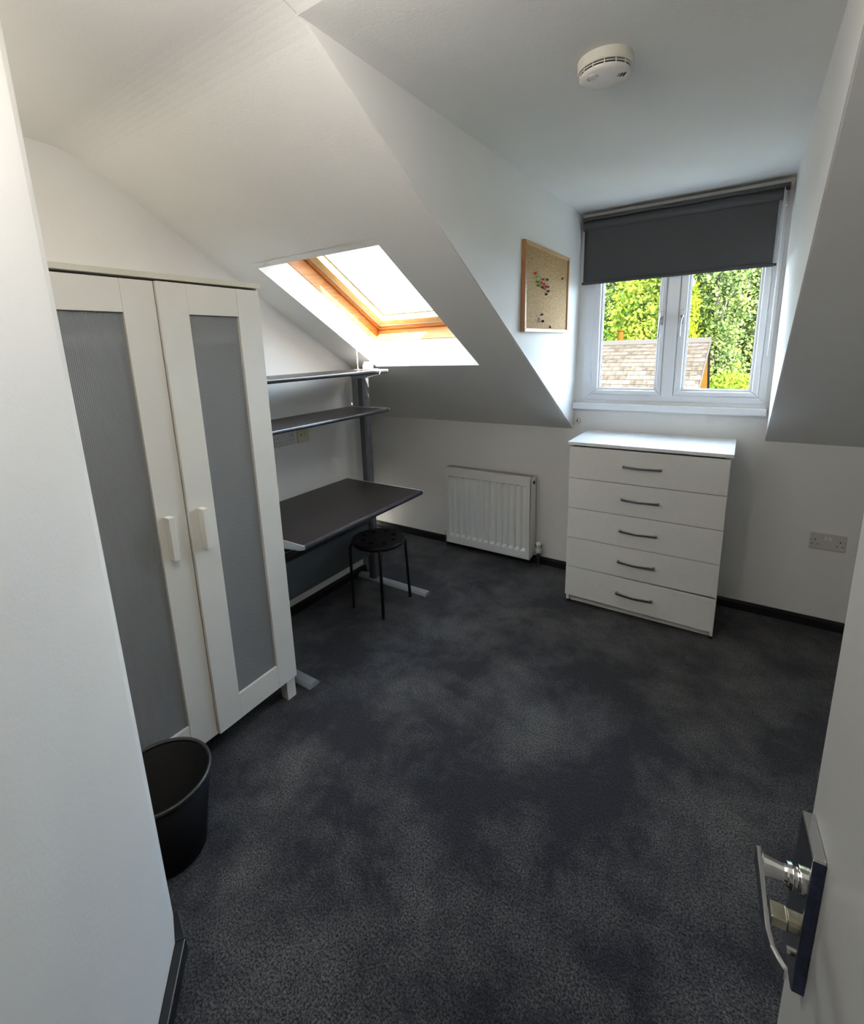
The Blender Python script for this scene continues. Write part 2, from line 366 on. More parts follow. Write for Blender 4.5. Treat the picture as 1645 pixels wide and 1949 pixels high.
def sring(x0,x1,s0,s1,wid,n0,n1,ws=None):
    "four mitred boards of a frame lying parallel to the slope"
    ws=wid if ws is None else ws
    O_=[(x0,s0),(x1,s0),(x1,s1),(x0,s1)]; I_=[(x0+wid,s0+ws),(x1-wid,s0+ws),(x1-wid,s1-ws),(x0+wid,s1-ws)]
    side=MB(); rail=MB()
    for k in range(4):
        j=(k+1)%4; pts=[O_[k],O_[j],I_[j],I_[k]]
        (rail if k in (0,2) else side).hexa([sp(x,s,n0) for x,s in pts]+[sp(x,s,n1) for x,s in pts])
    return side,rail
sd,rl=sring(SX0-.06,SX1+.06,sB-.06,sT+.06,.063,.13,.205)
w2.part('frame_side',sd,M['pine'],bevel=.002); w2.part('frame_rail',rl,M['pinex'],bevel=.002)
sd,rl=sring(SX0-.05,SX1+.05,sB-.05,sT+.05,.068,.207,.235)
w2.part('frame_stop',MB().add(sd.v,sd.f).add(rl.v,rl.f),M['pinex'],bevel=.002)
sd,rl=sring(SX0+.018,SX1-.018,sB+.018,sT-.018,.010,.222,.262)
w2.part('white_seal',MB().add(sd.v,sd.f).add(rl.v,rl.f),M['plastic'])
sd,rl=sring(SX0+.028,SX1-.028,sB+.028,sT-.028,.045,.222,.275)
sash=w2.part('sash',MB().add(sd.v,sd.f).add(rl.v,rl.f),M['sash'],bevel=.003)
sd,rl=sring(SX0+.068,SX1-.068,sB+.068,sT-.068,.012,.262,.285)
w2.part('glazing_bead',MB().add(sd.v,sd.f).add(rl.v,rl.f),M['gasket'],parent=sash)
g=[sp(SX0+.07,sB+.07,.272),sp(SX1-.07,sB+.07,.272),sp(SX1-.07,sT-.07,.272),sp(SX0+.07,sT-.07,.272)]
w2.part('pane',MB().hexa(g+[p+N*.004 for p in g]),M['dimming'],parent=sash)
sc=MB()
for x,s in ((SX0+.001,sB+.035),(SX0+.001,sB+.075)):
    p=sp(x,s,.165); sc.lathe([(.0,.002),(.004,.002),(.004,0)],10,p,0)
w2.part('screw_head',sc,M['dark'])
# outer flashing that closes the roof round the frame
sd,rl=sring(SX0-.2,SX1+.2,sB-.2,sT+.2,.185,.12,.27)
w2.part('flashing',MB().add(sd.v,sd.f).add(rl.v,rl.f),M['gasket'])

# ------------------------------------------------------------------ dormer window (window_1)
w1=Thing('window_1',(1.7585,.0,WZ0),structure=True); w1.e['label']='white plastic casement window with two sashes in the dormer'
w1.part('window_frame',MB().ring((WX0,WX1,WZ0,WZ1),(1.333,2.199,1.226,2.19),1,-.004,.07),M['upvc'],bevel=.003)
w1.part('mullion',MB().box(1.722,1.804,.0,.07,1.226,2.19),M['upvc'])
w1.part('mullion_cover',MB().box(1.731,1.796,-.012,.0,1.221,2.19),M['upvc'],bevel=.004)
for (x0,x1,g0,g1,hx,hand) in ((1.334,1.729,1.387,1.694,1.713,-1),(1.798,2.198,1.847,2.156,1.815,1)):
    s=w1.part('sash',MB().ring((x0,x1,1.227,2.189),(g0-.012,g1+.012,1.254,2.15),1,-.016,.05),M['upvc'],bevel=.006)
    w1.part('glazing_bead',MB().ring((g0-.013,g1+.013,1.253,2.151),(g0,g1,1.266,2.138),1,-.004,.03),M['upvc'],parent=s,bevel=.002)
    w1.part('pane',MB().box(g0-.006,g1+.006,.018,.022,1.26,2.144),M['glass'],parent=s)
    w1.part('seal',MB().ring((g0-.001,g1+.001,1.265,2.139),(g0+.0025,g1-.0025,1.2685,2.1355),1,.004,.017),M['seal'],parent=s)
    h=MB(); h.box(hx-.010,hx+.010,-.022,-.016,1.625,1.70); 
    h.lathe([(0,-.040),(.009,-.040),(.010,-.022)],16,(hx,0,1.665),1)
    dx=-.009 if hand<0 else -.006
    h.tube([(hx,-.036,1.668),(hx+dx*.3,-.043,1.655),(hx+dx*.7,-.046,1.62),(hx+dx,-.048,1.556)],[.008,.007,.0052,.0062],10)
    w1.part('handle',h,M['dullsteel'],parent=s,bevel=.002)
    w1.part('lock_button',MB().lathe([(0,-.043),(.0055,-.043),(.0055,-.040)],12,(hx,0,1.662),1),M['black'],parent=s)
w1.part('window_sill',MB().box(X0+.004,X1-.008,-.045,.0,1.132,1.172),M['sill'],bevel=.005)

# ------------------------------------------------------------------ roller blind
bl=Thing('roller_blind',(1.76,-.05,1.87),'charcoal grey roller blind pulled halfway down over the dormer window','blind')
BX0,BX1=1.268,2.207
bl.part('head_rail',MB().box(BX0,2.232,-.080,-.004,2.228,2.246),M['blind'],bevel=.002)
bl.part('roller',MB().lathe([(0,BX0),(.026,BX0),(.026,BX1),(0,BX1)],28,(0,-.045,2.206),0),M['blind'],smooth=False)
fb=MB(); nx,nzz=24,12
bz0=1.884
vs=[]; 
for j in range(nzz+1):
    z=2.20+(bz0-2.20)*j/nzz
    for i in range(nx+1):
        x=BX0+.008+(BX1-.012-BX0-.008)*i/nx; vs.append((x,-.050+.0012*math.sin(i*.9)*j/nzz,z))
fs=[(j*(nx+1)+i,j*(nx+1)+i+1,(j+1)*(nx+1)+i+1,(j+1)*(nx+1)+i) for j in range(nzz) for i in range(nx)]
fb.add(vs,fs)
fo=bl.part('fabric',fb,M['blind'],smooth=True); so=fo.modifiers.new('thick','SOLIDIFY'); so.thickness=.0012
bl.part('bottom_bar',MB().box(BX0+.004,BX1-.006,-.056,-.044,bz0-.006,bz0+.010),M['blind'],bevel=.003)
for x in (BX0+.001,BX1-.006): bl.part('end_cap',MB().box(x,x+.010,-.057,-.043,bz0-.004,bz0+.008),M['black'],bevel=.001)
bl.part('bracket',MB().box(2.210,2.2125,-.075,-.010,2.165,2.236).box(2.212,2.226,-.05,-.02,2.155,2.159).box(2.212,2.226,-.05,-.02,2.170,2.174),M['plastic'],bevel=.001)
bl.part('sprocket',MB().lathe([(0,2.213),(.020,2.213),(.024,2.2165),(.020,2.220),(0,2.220)],24,(0,-.045,2.200),0),M['plastic'])
ch=MB()
path=[(2.2165,-.067,2.20-.0)]+[(2.2175,-.067,2.1-.02*k) for k in range(0,32)]+[(2.2175,-.06,1.452),(2.2175,-.045,1.447),(2.2175,-.028,1.452)]+[(2.2175,-.024,1.48+.02*k) for k in range(0,32)]+[(2.2165,-.024,2.20)]
ch.tube(path,.0022,6)
bl.part('chain',ch,M['plastic'])

# ------------------------------------------------------------------ chest of drawers
RX0,RX1,RY0,RY1,RZ=1.3333,2.1248,-.4424,-.0268,.999
dr=Thing('chest_of_drawers',((RX0+RX1)/2,(RY0+RY1)/2,0),'white five-drawer chest with chrome bow handles under the dormer window','chest of drawers')
YF=RY0+.018
dr.part('side_panel',MB().box(RX0+.013,RX0+.029,YF+.002,RY1,.022,RZ-.018),M['dres'],bevel=.001)
dr.part('side_panel',MB().box(RX1-.029,RX1-.013,YF+.002,RY1,.022,RZ-.018),M['dres'],bevel=.001)
dr.part('back_panel',MB().box(RX0+.029,RX1-.029,RY1-.01,RY1,.03,RZ-.018),M['dres'])
dr.part('plinth',MB().box(RX0+.030,RX1-.030,YF+.020,YF+.036,.012,.075),M['dres'],bevel=.001)
dr.part('top',MB().box(RX0,RX1,RY0,RY1,RZ-.018,RZ),M['drestop'],bevel=.0015)
for x in (RX0+.021,RX1-.021):
    for y in (YF+.02,RY1-.02): dr.part('foot',MB().lathe([(0,0),(.011,0),(.011,.022),(0,.022)],12,(x,y,0)),M['black'])
zb=[.974,.790,.612,.430,.248,.060]
DX0,DX1=RX0+.012,RX1-.012
for k in range(5):
    zt,zlo=zb[k]-.002,zb[k+1]+.0015
    fr=MB().box(DX0,DX1,RY0+.002,YF,zlo,zt)
    fr.box(DX0+.03,DX1-.03,YF,RY1-.05,zlo+.02,zt-.04)
    m_=Matrix.Identity(4)
    if k==4: # the bottom drawer sags to the right
        c=Vector((DX0,RY0,zt)); m_=Matrix.Translation(c)@Matrix.Rotation(math.radians(.62),4,'Y')@Matrix.Translation(-c)
    d=dr.part('drawer',fr,M['dres'],bevel=.001,xf=m_)
    cx=1.727; zc=[.888,.705,.524,.342,.153][k]; L=.095; h=MB()
    for sgn in (-1,1):
        pts=[(cx+sgn*L,RY0+.002),(cx+sgn*L,RY0-.016),(cx,RY0-.031),(cx,RY0-.024),(cx+sgn*(L-.012),RY0-.010),(cx+sgn*(L-.012),RY0+.002)]
        h.prism(pts,2,zc-.006,zc+.006)
    dr.part('handle',h,M['dullsteel'],parent=d,bevel=.0015,xf=m_)

# ------------------------------------------------------------------ radiator
AX0,AX1,AZ0,AZ1,AYF,AYB=.315,.993,.066,.656,-.125,-.035
ra=Thing('radiator',((AX0+AX1)/2,-.08,AZ0),'white ribbed steel panel radiator mounted low on the far wall','radiator')
pm=MB(); n=13; pit=(AX1-AX0-.05)/n; xs=[AX0]; ds=[0]
for i in range(n):
    x=AX0+.025+pit*i
    for fx,dd in ((.10,0),(.26,1),(.80,1),(.96,0)): xs.append(x+pit*fx); ds.append(dd)
xs.append(AX1); ds.append(0)
zz=[AZ0,AZ0+.055,AZ0+.075,AZ1-.066,AZ1-.055,AZ1]; dz=[0,0,1,1,0,0]
vs=[(x,AYF+.0155*dx*dzv,z) for z,dzv in zip(zz,dz) for x,dx in zip(xs,ds)]; m_=len(xs)
fs=[(j*m_+i,j*m_+i+1,(j+1)*m_+i+1,(j+1)*m_+i) for j in range(len(zz)-1) for i in range(m_-1)]
pm.add(vs,fs)
pm.box(AX0,AX1,AYF+.0175,AYF+.020,AZ0,AZ1).box(AX0,AX0+.003,AYF+.0,AYF+.016,AZ0,AZ1).box(AX1-.003,AX1,AYF,AYF+.016,AZ0,AZ1).box(AX0,AX1,AYF,AYF+.016,AZ1-.002,AZ1+.001).box(AX0,AX1,AYF,AYF+.016,AZ0-.001,AZ0+.002)
ra.part('front_panel',pm,M['rad'])
for x in (AX0-.004,AX1+.002): 
    ra.part('side_panel',MB().box(x,x+.003,AYF+.008,AYB,AZ0+.012,AZ1+.006),M['rad'],bevel=.001)
ra.part('top_rail',MB().box(AX0-.002,AX1+.004,AYF+.006,AYF+.012,AZ1,AZ1+.008).box(AX0-.002,AX1+.004,AYB-.006,AYB,AZ1,AZ1+.008),M['rad'],bevel=.001)
gr=MB(); k=0
x=AX0+.004
while x<AX1-.002: gr.box(x,x+.0055,AYF+.012,AYB-.006,AZ1+.001,AZ1+.006); x+=.0105
ra.part('top_grille',gr,M['radtop'])['kind']='stuff'
ra.part('back_panel',MB().box(AX0,AX1,AYB-.02,AYB,AZ0+.01,AZ1).box(AX0+.1,AX0+.14,AYB,0,AZ1-.1,AZ1-.05).box(AX1-.14,AX1-.1,AYB,0,AZ1-.1,AZ1-.05),M['rad'])
ra.part('plug',MB().lathe([(0,AX1+.005),(.010,AX1+.005),(.012,AX1+.009),(.012,AX1+.011),(.006,AX1+.011),(.005,AX1+.007),(0,AX1+.007)],14,(0,-.08,AZ1-.035),0),M['dark'])
vx=AX1+.048
va=MB().lathe([(0,.115),(.017,.115),(.021,.122),(.0225,.155),(.020,.182),(.014,.192),(0,.193)],20,(vx,-.08,0))
v=ra.part('thermostatic_valve',va,M['smoke'],smooth=True)
sl_=MB()
for i in range(14):
    a_=2*PI*i/14; r=.0222; sl_.box(vx+r*math.cos(a_)-.0012,vx+r*math.cos(a_)+.0012,-.08+r*math.sin(a_)-.0012,-.08+r*math.sin(a_)+.0012,.155,.178)
ra.part('valve_slots',sl_,M['dark'],parent=v)['kind']='stuff'
ra.part('valve_body',MB().lathe([(0,.07),(.011,.07),(.013,.078),(.013,.09),(.018,.10),(.018,.115),(0,.115)],16,(vx,-.08,0)).tube([(AX1-.002,-.08,.098),(vx,-.08,.098)],.010,12),M['chrome'])
ra.part('pipe',MB().tube([(vx,-.08,.075),(vx,-.08,0)],.0075,12),M['dullsteel'])
vx2=AX0-.032
ra.part('lockshield_valve',MB().lathe([(0,.105),(.012,.105),(.013,.14),(.009,.15),(0,.15)],14,(vx2,-.08,0)),M['smoke'])
ra.part('valve_body',MB().lathe([(0,.07),(.010,.07),(.012,.10),(.010,.106),(0,.106)],14,(vx2,-.08,0)).tube([(AX0+.002,-.08,.095),(vx2,-.08,.095)],.008,10),M['chrome'])
ra.part('pipe',MB().tube([(vx2,-.08,.075),(vx2,-.08,0)],.0075,12),M['dullsteel'])

# ------------------------------------------------------------------ sockets and plates
def double_socket(name,place,label,flipside=False):
    "local: plate in the (u,v) plane, 146 x 86 mm, facing +n"
    t=Thing(name,(0,0,0),label,'socket')
    def bx(mb,u0,u1,v0,v1,n0,n1):
        ps=[place(u,v_,n_) for n_ in (n0,n1) for (u,v_) in ((u0,v0),(u1,v0),(u1,v1),(u0,v1))]; return mb.hexa(ps)
    pl=t.part('plate',bx(MB(),-.073,.073,-.043,.043,0,.010),M['socket'],bevel=.003)
    for s_ in (-1,1):
        c=s_*.050
        ho=MB(); bx(ho,c-.002,c+.002,.004,.013,.0098,.0104)
        for q_ in (-1,1): bx(ho,c+q_*.0115-.0035,c+q_*.0115+.0035,-.017,-.0135,.0098,.0104)
        bx(ho,c+s_*.017-.0030,c+s_*.017+.0030,.006,.0085,.0098,.0104)
        t.part('pin_holes',ho,M['dark'],parent=pl)
        t.part('rocker_switch',bx(MB(),s_*.0085-.0065,s_*.0085+.0065,.012,.029,.0098,.0135),M['plastic'],parent=pl,bevel=.001)
    o=place(0,0,0); t.e.location=o
    for ch_ in t.e.children: ch_.data.transform(Matrix.Translation(-Vector(o)))
    for ch_ in pl.children: ch_.data.transform(Matrix.Translation(-Vector(o)))
    return t
double_socket('double_socket',lambda u,v,n_:(2.565+u,-n_,.487+v),'white double wall socket low on the far wall, right of the chest')
double_socket('double_socket',lambda u,v,n_:(n_,-1.334+u,1.069+v),'double wall socket below the middle desk shelf, beside a yellowed plate')
fp=Thing('switched_outlet',(0,-1.198,1.068),'yellowed square plate right of the double socket under the desk shelf','socket')
pl=fp.part('plate',MB().box(0,.010,-1.241,-1.155,1.025,1.111),M['yellowed'],bevel=.003)
fp.part('outlet_hole',MB().box(.0098,.0105,-1.218,-1.210,1.066,1.074),M['dark'],parent=pl)
fp.part('switch',MB().box(.0098,.014,-1.190,-1.176,1.060,1.088),M['yellowed'],parent=pl,bevel=.001)
cp=Thing('cable_outlet',(1.258,0,1.052),'small round cream cable outlet on the wall above the chest','outlet')
cp.part('cover',MB().lathe([(0,-.012),(.010,-.012),(.018,-.008),(.020,0)],24,(1.258,0,1.052),1),M['smoke'],smooth=True)
cp.part('cable_stub',MB().box(1.256,1.262,-.016,-.011,1.046,1.060),mat('brown_hole',(.12,.07,.03),.7))

# ------------------------------------------------------------------ wardrobe
WXF,WY0,WY1=.5656,-2.651,-1.841
wa=Thing('wardrobe',(.3,-2.246,0),'tall cream two-door wardrobe with grey ribbed panels against the left wall','wardrobe')
xf_=WXF-.019
wa.part('side_panel',MB().box(.035,xf_,WY1-.018,WY1,.115,1.781),M['ward'],bevel=.001)
wa.part('side_panel',MB().box(.035,xf_,WY0,WY0+.018,.115,1.781),M['ward'],bevel=.001)
wa.part('back_panel',MB().box(.035,.045,WY0+.018,WY1-.018,.13,1.78),M['ward'])
wa.part('bottom_board',MB().box(.035,xf_+.008,WY0,WY1+.001,.100,.118),M['ward'],bevel=.001)
wa.part('top_board',MB().box(.03,WXF+.004,WY0-.003,WY1+.003,1.782,1.800),M['wardtop'],bevel=.0015)
wa.part('shelf',MB().box(.06,xf_-.003,WY0+.02,WY1-.02,1.585,1.612),M['ward'])
wa.part('end_rail',MB().box(xf_-.004,WXF-.003,WY1-.012,WY1,1.775,1.782),M['ward'])
for x in (.06,xf_-.045):
    for y in (WY0+.03,WY1-.05): wa.part('leg',MB().box(x,x+.045,y,y+.045 if y<-2 else WY1-.004,0,.100),M['ward'],bevel=.002)
def wdoor(y0,y1,hy0,ang,hinge):
    x0,x1=WXF-.018,WXF; z0,z1=.112,1.774; st=.099
    m_=Matrix.Translation((x0,hinge,0))@Matrix.Rotation(ang,4,'Z')@Matrix.Translation((-x0,-hinge,0))
    f=MB().box(x0,x1,y0,y0+st-.0006,z0,z1).box(x0,x1,y1-st+.0006,y1,z0,z1).box(x0,x1-.0006,y0+st,y1-st,z0,.218).box(x0,x1-.0006,y0+st,y1-st,1.676,z1)
    d=wa.part('door',f,M['ward'],xf=m_,bevel=.0008)
    n=int((y1-y0-2*st)/.0047); pts=[]
    for i in range(n+1):
        for fx,dx in ((0,0),(.25,.0012),(.5,.0017),(.75,.0012)):
            if i<n or fx==0: pts.append((x0+.006+dx, y0+st+.0005+(y1-y0-2*st-.001)*(i+fx)/n))
    vs=[(x,y,z) for z in (.219,1.675) for x,y in pts]; k=len(pts)
    wa.part('ribbed_panel',MB().add(vs,[(i,i+1,k+i+1,k+i) for i in range(k-1)]),M['ribbed'],parent=d,xf=m_)
    hb=MB().box(x1-.0,x1+.034,hy0-.010,hy0+.010,.868,1.018)
    wa.part('handle',hb,M['ward'],parent=d,xf=m_,bevel=.0015)
wdoor(-2.2375,-1.847,-2.196,math.radians(1.8),-1.847)
wdoor(-2.6455,-2.2405,-2.308,0,-2.6455)

# ------------------------------------------------------------------ desk with shelves
DX0_,DX1_,DYF,DYN,DZ=.018,.6223,-.871,-1.782,.7229
de=Thing('desk',(.3,-1.32,0),'black-brown desk with grey metal posts carrying two dark shelves','desk')
def nose(x0,x1,z0,z1,r):
    p=[(x0,z0),(x1-r,z0)]
    for i in range(7):
        a_=-PI/2+PI*i/6; p.append((x1-r+r*math.cos(a_),(z0+z1)/2+(z1-z0)/2*math.sin(a_)))
    p.append((x0,z1)); return p
de.part('desktop',MB().prism(nose(DX0_,DX1_-.012,DZ-.024,DZ,.002),1,DYN,DYF),M['desk'],bevel=.001)
de.part('front_edge',MB().prism(nose(DX1_-.014,DX1_,DZ-.025,DZ+.001,.011),1,DYN,DYF),M['deskedge'],smooth=False)
PX0,PX1=.122,.172
for yp in (-.795,-1.765):
    de.part('post',MB().prism([(PX0,yp-.030),(PX1-.012,yp-.030),(PX1,yp-.018),(PX1,yp+.018),(PX1-.012,yp+.030),(PX0,yp+.030)],2,.02,1.437),M['post'],bevel=.002)
    sl2=MB()
    zq=.80
    while zq<1.40:
        for yy in (-.024,.022): sl2.box(PX1-.003,PX1+.0006,yp+yy*.6-.0015,yp+yy*.6+.0015,zq,zq+.022)
        zq+=.0875
    de.part('slots',sl2,M['dark'])['kind']='stuff'
    de.part('foot',MB().prism([(yp-.032,0),(yp+.032,0),(yp+.032,.010),(yp+.020,.022),(yp,.027),(yp-.020,.022),(yp-.032,.010)],0,.018,.580),M['greymetal'],bevel=.001)
for yp,sg in ((DYF+.003,1),(DYN-.003,-1)):
    de.part('desk_bracket',MB().prism([(PX0,DZ-.075),(DX1_-.03,DZ-.026),(DX1_,DZ-.016),(DX1_+.001,DZ+.001),(PX0-.1,DZ+.001),(PX0-.1,DZ-.03)],1,yp-.004,yp+.004),M['greymetal'],bevel=.001)
de.part('modesty_panel',MB().box(.132,.146,-1.735,-.825,.195,.43),M['panelgrey'],bevel=.001)
de.part('cable_tray',MB().box(.122,.165,-1.735,-.825,.430,.462).box(.122,.16,-1.735,-.825,.488,.500).box(.122,.16,-1.735,-1.715,.46,.49).box(.122,.16,-.945,-.91,.46,.49).box(.122,.16,-.86,-.825,.46,.49),M['black'],bevel=.001)
for zs in (1.427,1.199):
    de.part('shelf',MB().prism(nose(.082,.392,zs-.018,zs,.003),1,DYN,DYF),M['desk'],bevel=.001)
    de.part('shelf_edge',MB().prism(nose(.391,.402,zs-.019,zs+.001,.008),1,DYN,DYF),M['deskedge'])
    for yp in (DYF+.003,DYN-.003):
        de.part('shelf_bracket',MB().prism([(PX0,zs-.055),(PX1+.03,zs-.052),(.385,zs-.017),(.402,zs-.010),(.402,zs+.0015),(.082,zs+.0015),(.082,zs-.02)],1,yp-.003,yp+.003),M['greymetal'],bevel=.001)
    for yp in (-.833,-1.727): de.part('shelf_arm',MB().prism([(PX0,zs-.06),(PX1+.03,zs-.055),(.36,zs-.018),(PX0,zs-.018)],1,yp-.008,yp+.008),M['post'])

# cable arch and plug on the top shelf
cy=-.955
arch=[]
cb=MB()
for i in range(15):
    a_=PI*i/14; arch.append((.302-.052*math.cos(a_),cy,1.545+.052*math.sin(a_)))
path=[(.262,cy,1.432),(.252,cy,1.433),(.249,cy,1.438),(.249,cy,1.50)]+arch+[(.354,cy,1.50),(.354,cy,1.44),(.36,cy,1.433),(.395,cy,1.434),(.409,cy,1.430),(.413,cy,1.420),(.411,cy,1.408),(.404,cy,1.404)]
cable=cb.tube([Vector(p) for p in path],.0024,8).build('wire_arch',M['plastic'],smooth=True)
tag(rebase(cable,(.30,cy,1.428)),'thin white wire arch standing on the top desk shelf, hooked over its edge','wire')
pg=Thing('plug_block',(.31,-.93,1.428),'small white plastic block on the top desk shelf, under the wire arch','plug')
pg.part('body',MB().prism([(.278,1.4285),(.332,1.4285),(.332,1.474),(.29,1.474),(.278,1.455)],1,-.945,-.912),M['plastic'],bevel=.003)
pg.part('front_recess',MB().box(.284,.326,-.9462,-.9449,1.435,1.464),M['plastic'],bevel=.0005)

# ------------------------------------------------------------------ stool
STX,STY,STZ=.388,-1.020,.438
st=Thing('stool',(STX,STY,0),'round black stool with holes in its seat, tucked at the dark desk','stool')
def disc_with_holes(R,hr,hc,nh,z0,z1):
    bm=bmesh.new(); vs=[]
    def circ(cx,cy,r,n,z): return [bm.verts.new((cx+r*math.cos(2*PI*i/n),cy+r*math.sin(2*PI*i/n),z)) for i in range(n)]
    edges=[]
    loops=[circ(0,0,R,48,z1)]+[circ(hc*math.cos(2*PI*k/nh+.2),hc*math.sin(2*PI*k/nh+.2),hr,14,z1) for k in range(nh)]
    for l in loops:
        for i in range(len(l)): edges.append(bm.edges.new((l[i],l[(i+1)%len(l)])))
    bmesh.ops.triangle_fill(bm,edges=edges,use_beauty=True)
    ext=bmesh.ops.extrude_face_region(bm,geom=list(bm.faces))
    bmesh.ops.translate(bm,verts=[v for v in ext['geom'] if isinstance(v,bmesh.types.BMVert)],vec=(0,0,z0-z1))
    bmesh.ops.recalc_face_normals(bm,faces=bm.faces)
    me=bpy.data.meshes.new('seat'); bm.to_mesh(me); bm.free(); return me
me=disc_with_holes(.155,.0165,.098,8,STZ-.014,STZ); me.materials.append(M['blackmetal'])
so=bpy.data.objects.new('seat',me); COL.objects.link(so); so.parent=st.e
b_=so.modifiers.new('bevel','BEVEL'); b_.width=.003; b_.segments=2; b_.limit_method='ANGLE'
st.part('seat_rim',MB().lathe([(.150,STZ-.026),(.158,STZ-.026),(.161,STZ-.012),(.158,STZ-.002),(.152,STZ-.001)],48,(STX,STY,0),closed=True),M['blackmetal'],smooth=True)
for k,(fx,fy) in enumerate(((.115,-.130),(-.125,-.120),(.100,.160),(-.130,.160))):
    n_=Vector((fx,fy,0)).normalized(); top=n_*.155
    pa=[Vector((0,0,STZ-.022))+n_*.06,Vector((0,0,STZ-.022))+n_*.140,Vector((0,0,STZ-.026))+n_*.160,Vector((0,0,STZ-.045))+n_*.170,Vector((0,0,STZ-.08))+n_*.172,Vector((fx,fy,0.004))]
    pa=[p+Vector((STX,STY,0)) for p in pa]
    l=st.part('leg',MB().tube(pa,.0088,12),M['blackmetal'],smooth=True)
    st.part('foot_cap',MB().lathe([(0,0),(.0105,0),(.0105,.018),(0,.018)],12,(STX+fx,STY+fy,0)),M['black'],parent=l)

# ------------------------------------------------------------------ waste bin
bc=(.742,-2.532)
bn=Thing('waste_bin',(*bc,0),'black round open waste bin on the carpet in front of the wardrobe','bin')
bn.part('bin_body',MB().lathe([(0,.0),(.098,.0),(.104,.006),(.143,.272),(.140,.272),(.101,.010),(0,.008)],56,(*bc,0)),M['bin'],smooth=True)
bn.part('rim',MB().lathe([(.1395,.268),(.1480,.268),(.1490,.276),(.1465,.281),(.1395,.279)],56,(*bc,0),closed=True),mat('bin_rim',(.03,.03,.032),.35),smooth=True)

# ------------------------------------------------------------------ smoke alarm
ac=(1.745,-1.565)
sm=Thing('smoke_alarm',(*ac,HZ),'round aged-white smoke alarm with black vent slots on the dormer ceiling','smoke alarm')
sm.part('base',MB().lathe([(0,HZ),(.071,HZ),(.0705,HZ-.022),(.068,HZ-.026),(.0,HZ-.026)],56,(*ac,0)),M['smoke'])
sm.part('vent_gap',MB().lathe([(.062,HZ-.026),(.062,HZ-.037),(0,HZ-.037)],48,(*ac,0)),M['dark'])
sm.part('vent_ring',MB().lathe([(.067,HZ-.0300),(.064,HZ-.0300),(.064,HZ-.0318),(.066,HZ-.0318)],56,(*ac,0),closed=True),M['smoke'])
rb=MB()
for i in range(14):
    a_=2*PI*i/14; r=.0645; x,y=ac[0]+r*math.cos(a_),ac[1]+r*math.sin(a_); rb.box(x-.0012,x+.0012,y-.0012,y+.0012,HZ-.038,HZ-.025)
sm.part('vent_bars',rb,M['smoke'])['kind']='stuff'
lid=sm.part('lid',MB().lathe([(.0655,HZ-.0355),(.065,HZ-.040),(.055,HZ-.046),(.030,HZ-.050),(0,HZ-.051)],56,(*ac,0)),M['smokelid'],smooth=True)
def alarm_xy(u,v): # u along the row of marks, v across it
    cu,su=math.cos(math.radians(32)),math.sin(math.radians(32)); return ac[0]+u*cu-v*su, ac[1]+u*su+v*cu
gl=MB()
for i in range(5):
    for (u0,v0,u1,v1) in ((.012+i*.0075,-.021,.014+i*.0075,-.033),):
        x,y=alarm_xy(u0,v0); x2,y2=alarm_xy(u1,v1); gl.tube([(x,y,HZ-.0490),(x2,y2,HZ-.0472)],.0011 if i<3 else .0018,6)
sm.part('speaker_slots',gl,M['dark'],parent=lid)
x,y=alarm_xy(-.036,-.018)
sm.part('test_button',MB().lathe([(0,HZ-.0500),(.011,HZ-.0500),(.013,HZ-.046),(.013,HZ-.044)],24,(x,y,0)),M['smokelid'],parent=lid)
rg=MB()
for cu,rr in ((-.036,.0145),(-.008,.010)):
    x,y=alarm_xy(cu,-.018); rg.lathe([(rr,HZ-.0494),(rr+.0012,HZ-.0494),(rr+.0012,HZ-.046),(rr,HZ-.046)],28,(x,y,0),closed=True)
sm.part('groove',rg,M['socket'],parent=lid)
x,y=alarm_xy(.030,-.040); x2,y2=alarm_xy(.040,-.034)
sm.part('indicator',MB().lathe([(0,HZ-.0462),(.0022,HZ-.0462),(.0022,HZ-.044)],10,(x,y,0)).lathe([(0,HZ-.0462),(.0018,HZ-.0462),(.0018,HZ-.044)],10,(x2,y2,0)),M['dark'],parent=lid)

# ------------------------------------------------------------------ cork board and pins
BY0,BY1,BZ0,BZ1=-.898,-.247,1.600,2.010
XW=X0+.010
cbd=Thing('cork_board',(XW,-.57,BZ0),'wood-framed cork pinboard hung on the left dormer wall','pinboard')
xb,xfr=XW-.004,XW+.016
fwid=.018
cbd.part('cork_panel',MB().box(xb,XW+.009,BY0+.008,BY1-.008,BZ0+.008,BZ1-.008),M['cork'])
for y0,y1 in ((BY0,BY0+fwid),(BY1-fwid,BY1)):
    p=[(y0,BZ0),(y1,BZ0+ (fwid if y0<-.5 else 0)),(y1,BZ1-(fwid if y0<-.5 else 0)),(y0,BZ1)] if y0<-.5 else [(y0,BZ0+fwid),(y1,BZ0),(y1,BZ1),(y0,BZ1-fwid)]
    cbd.part('frame_stile',MB().prism(p,0,xb,xfr),M['oak'],bevel=.002)
cbd.part('frame_rail',MB().prism([(BY0,BZ0),(BY1,BZ0),(BY1-fwid,BZ0+fwid),(BY0+fwid,BZ0+fwid)],0,xb,xfr),M['oakl'],bevel=.002)
cbd.part('frame_rail',MB().prism([(BY0,BZ1),(BY1,BZ1),(BY1-fwid,BZ1-fwid),(BY0+fwid,BZ1-fwid)],0,xb,xfr),M['oakl'],bevel=.002)
def pinmat(n,c): return mat('pin_'+n,c,.25)
PC=dict(orange=pinmat('orange',(.70,.10,.02)),green=pinmat('green',(.10,.34,.03)),lime=pinmat('lime',(.38,.60,.12)),red=pinmat('red',(.55,.015,.02)),pink=pinmat('pink',(.75,.12,.18)),black=pinmat('black',(.02,.012,.02)),white=pinmat('white',(.8,.8,.78)),brown=pinmat('brown',(.30,.08,.04)))
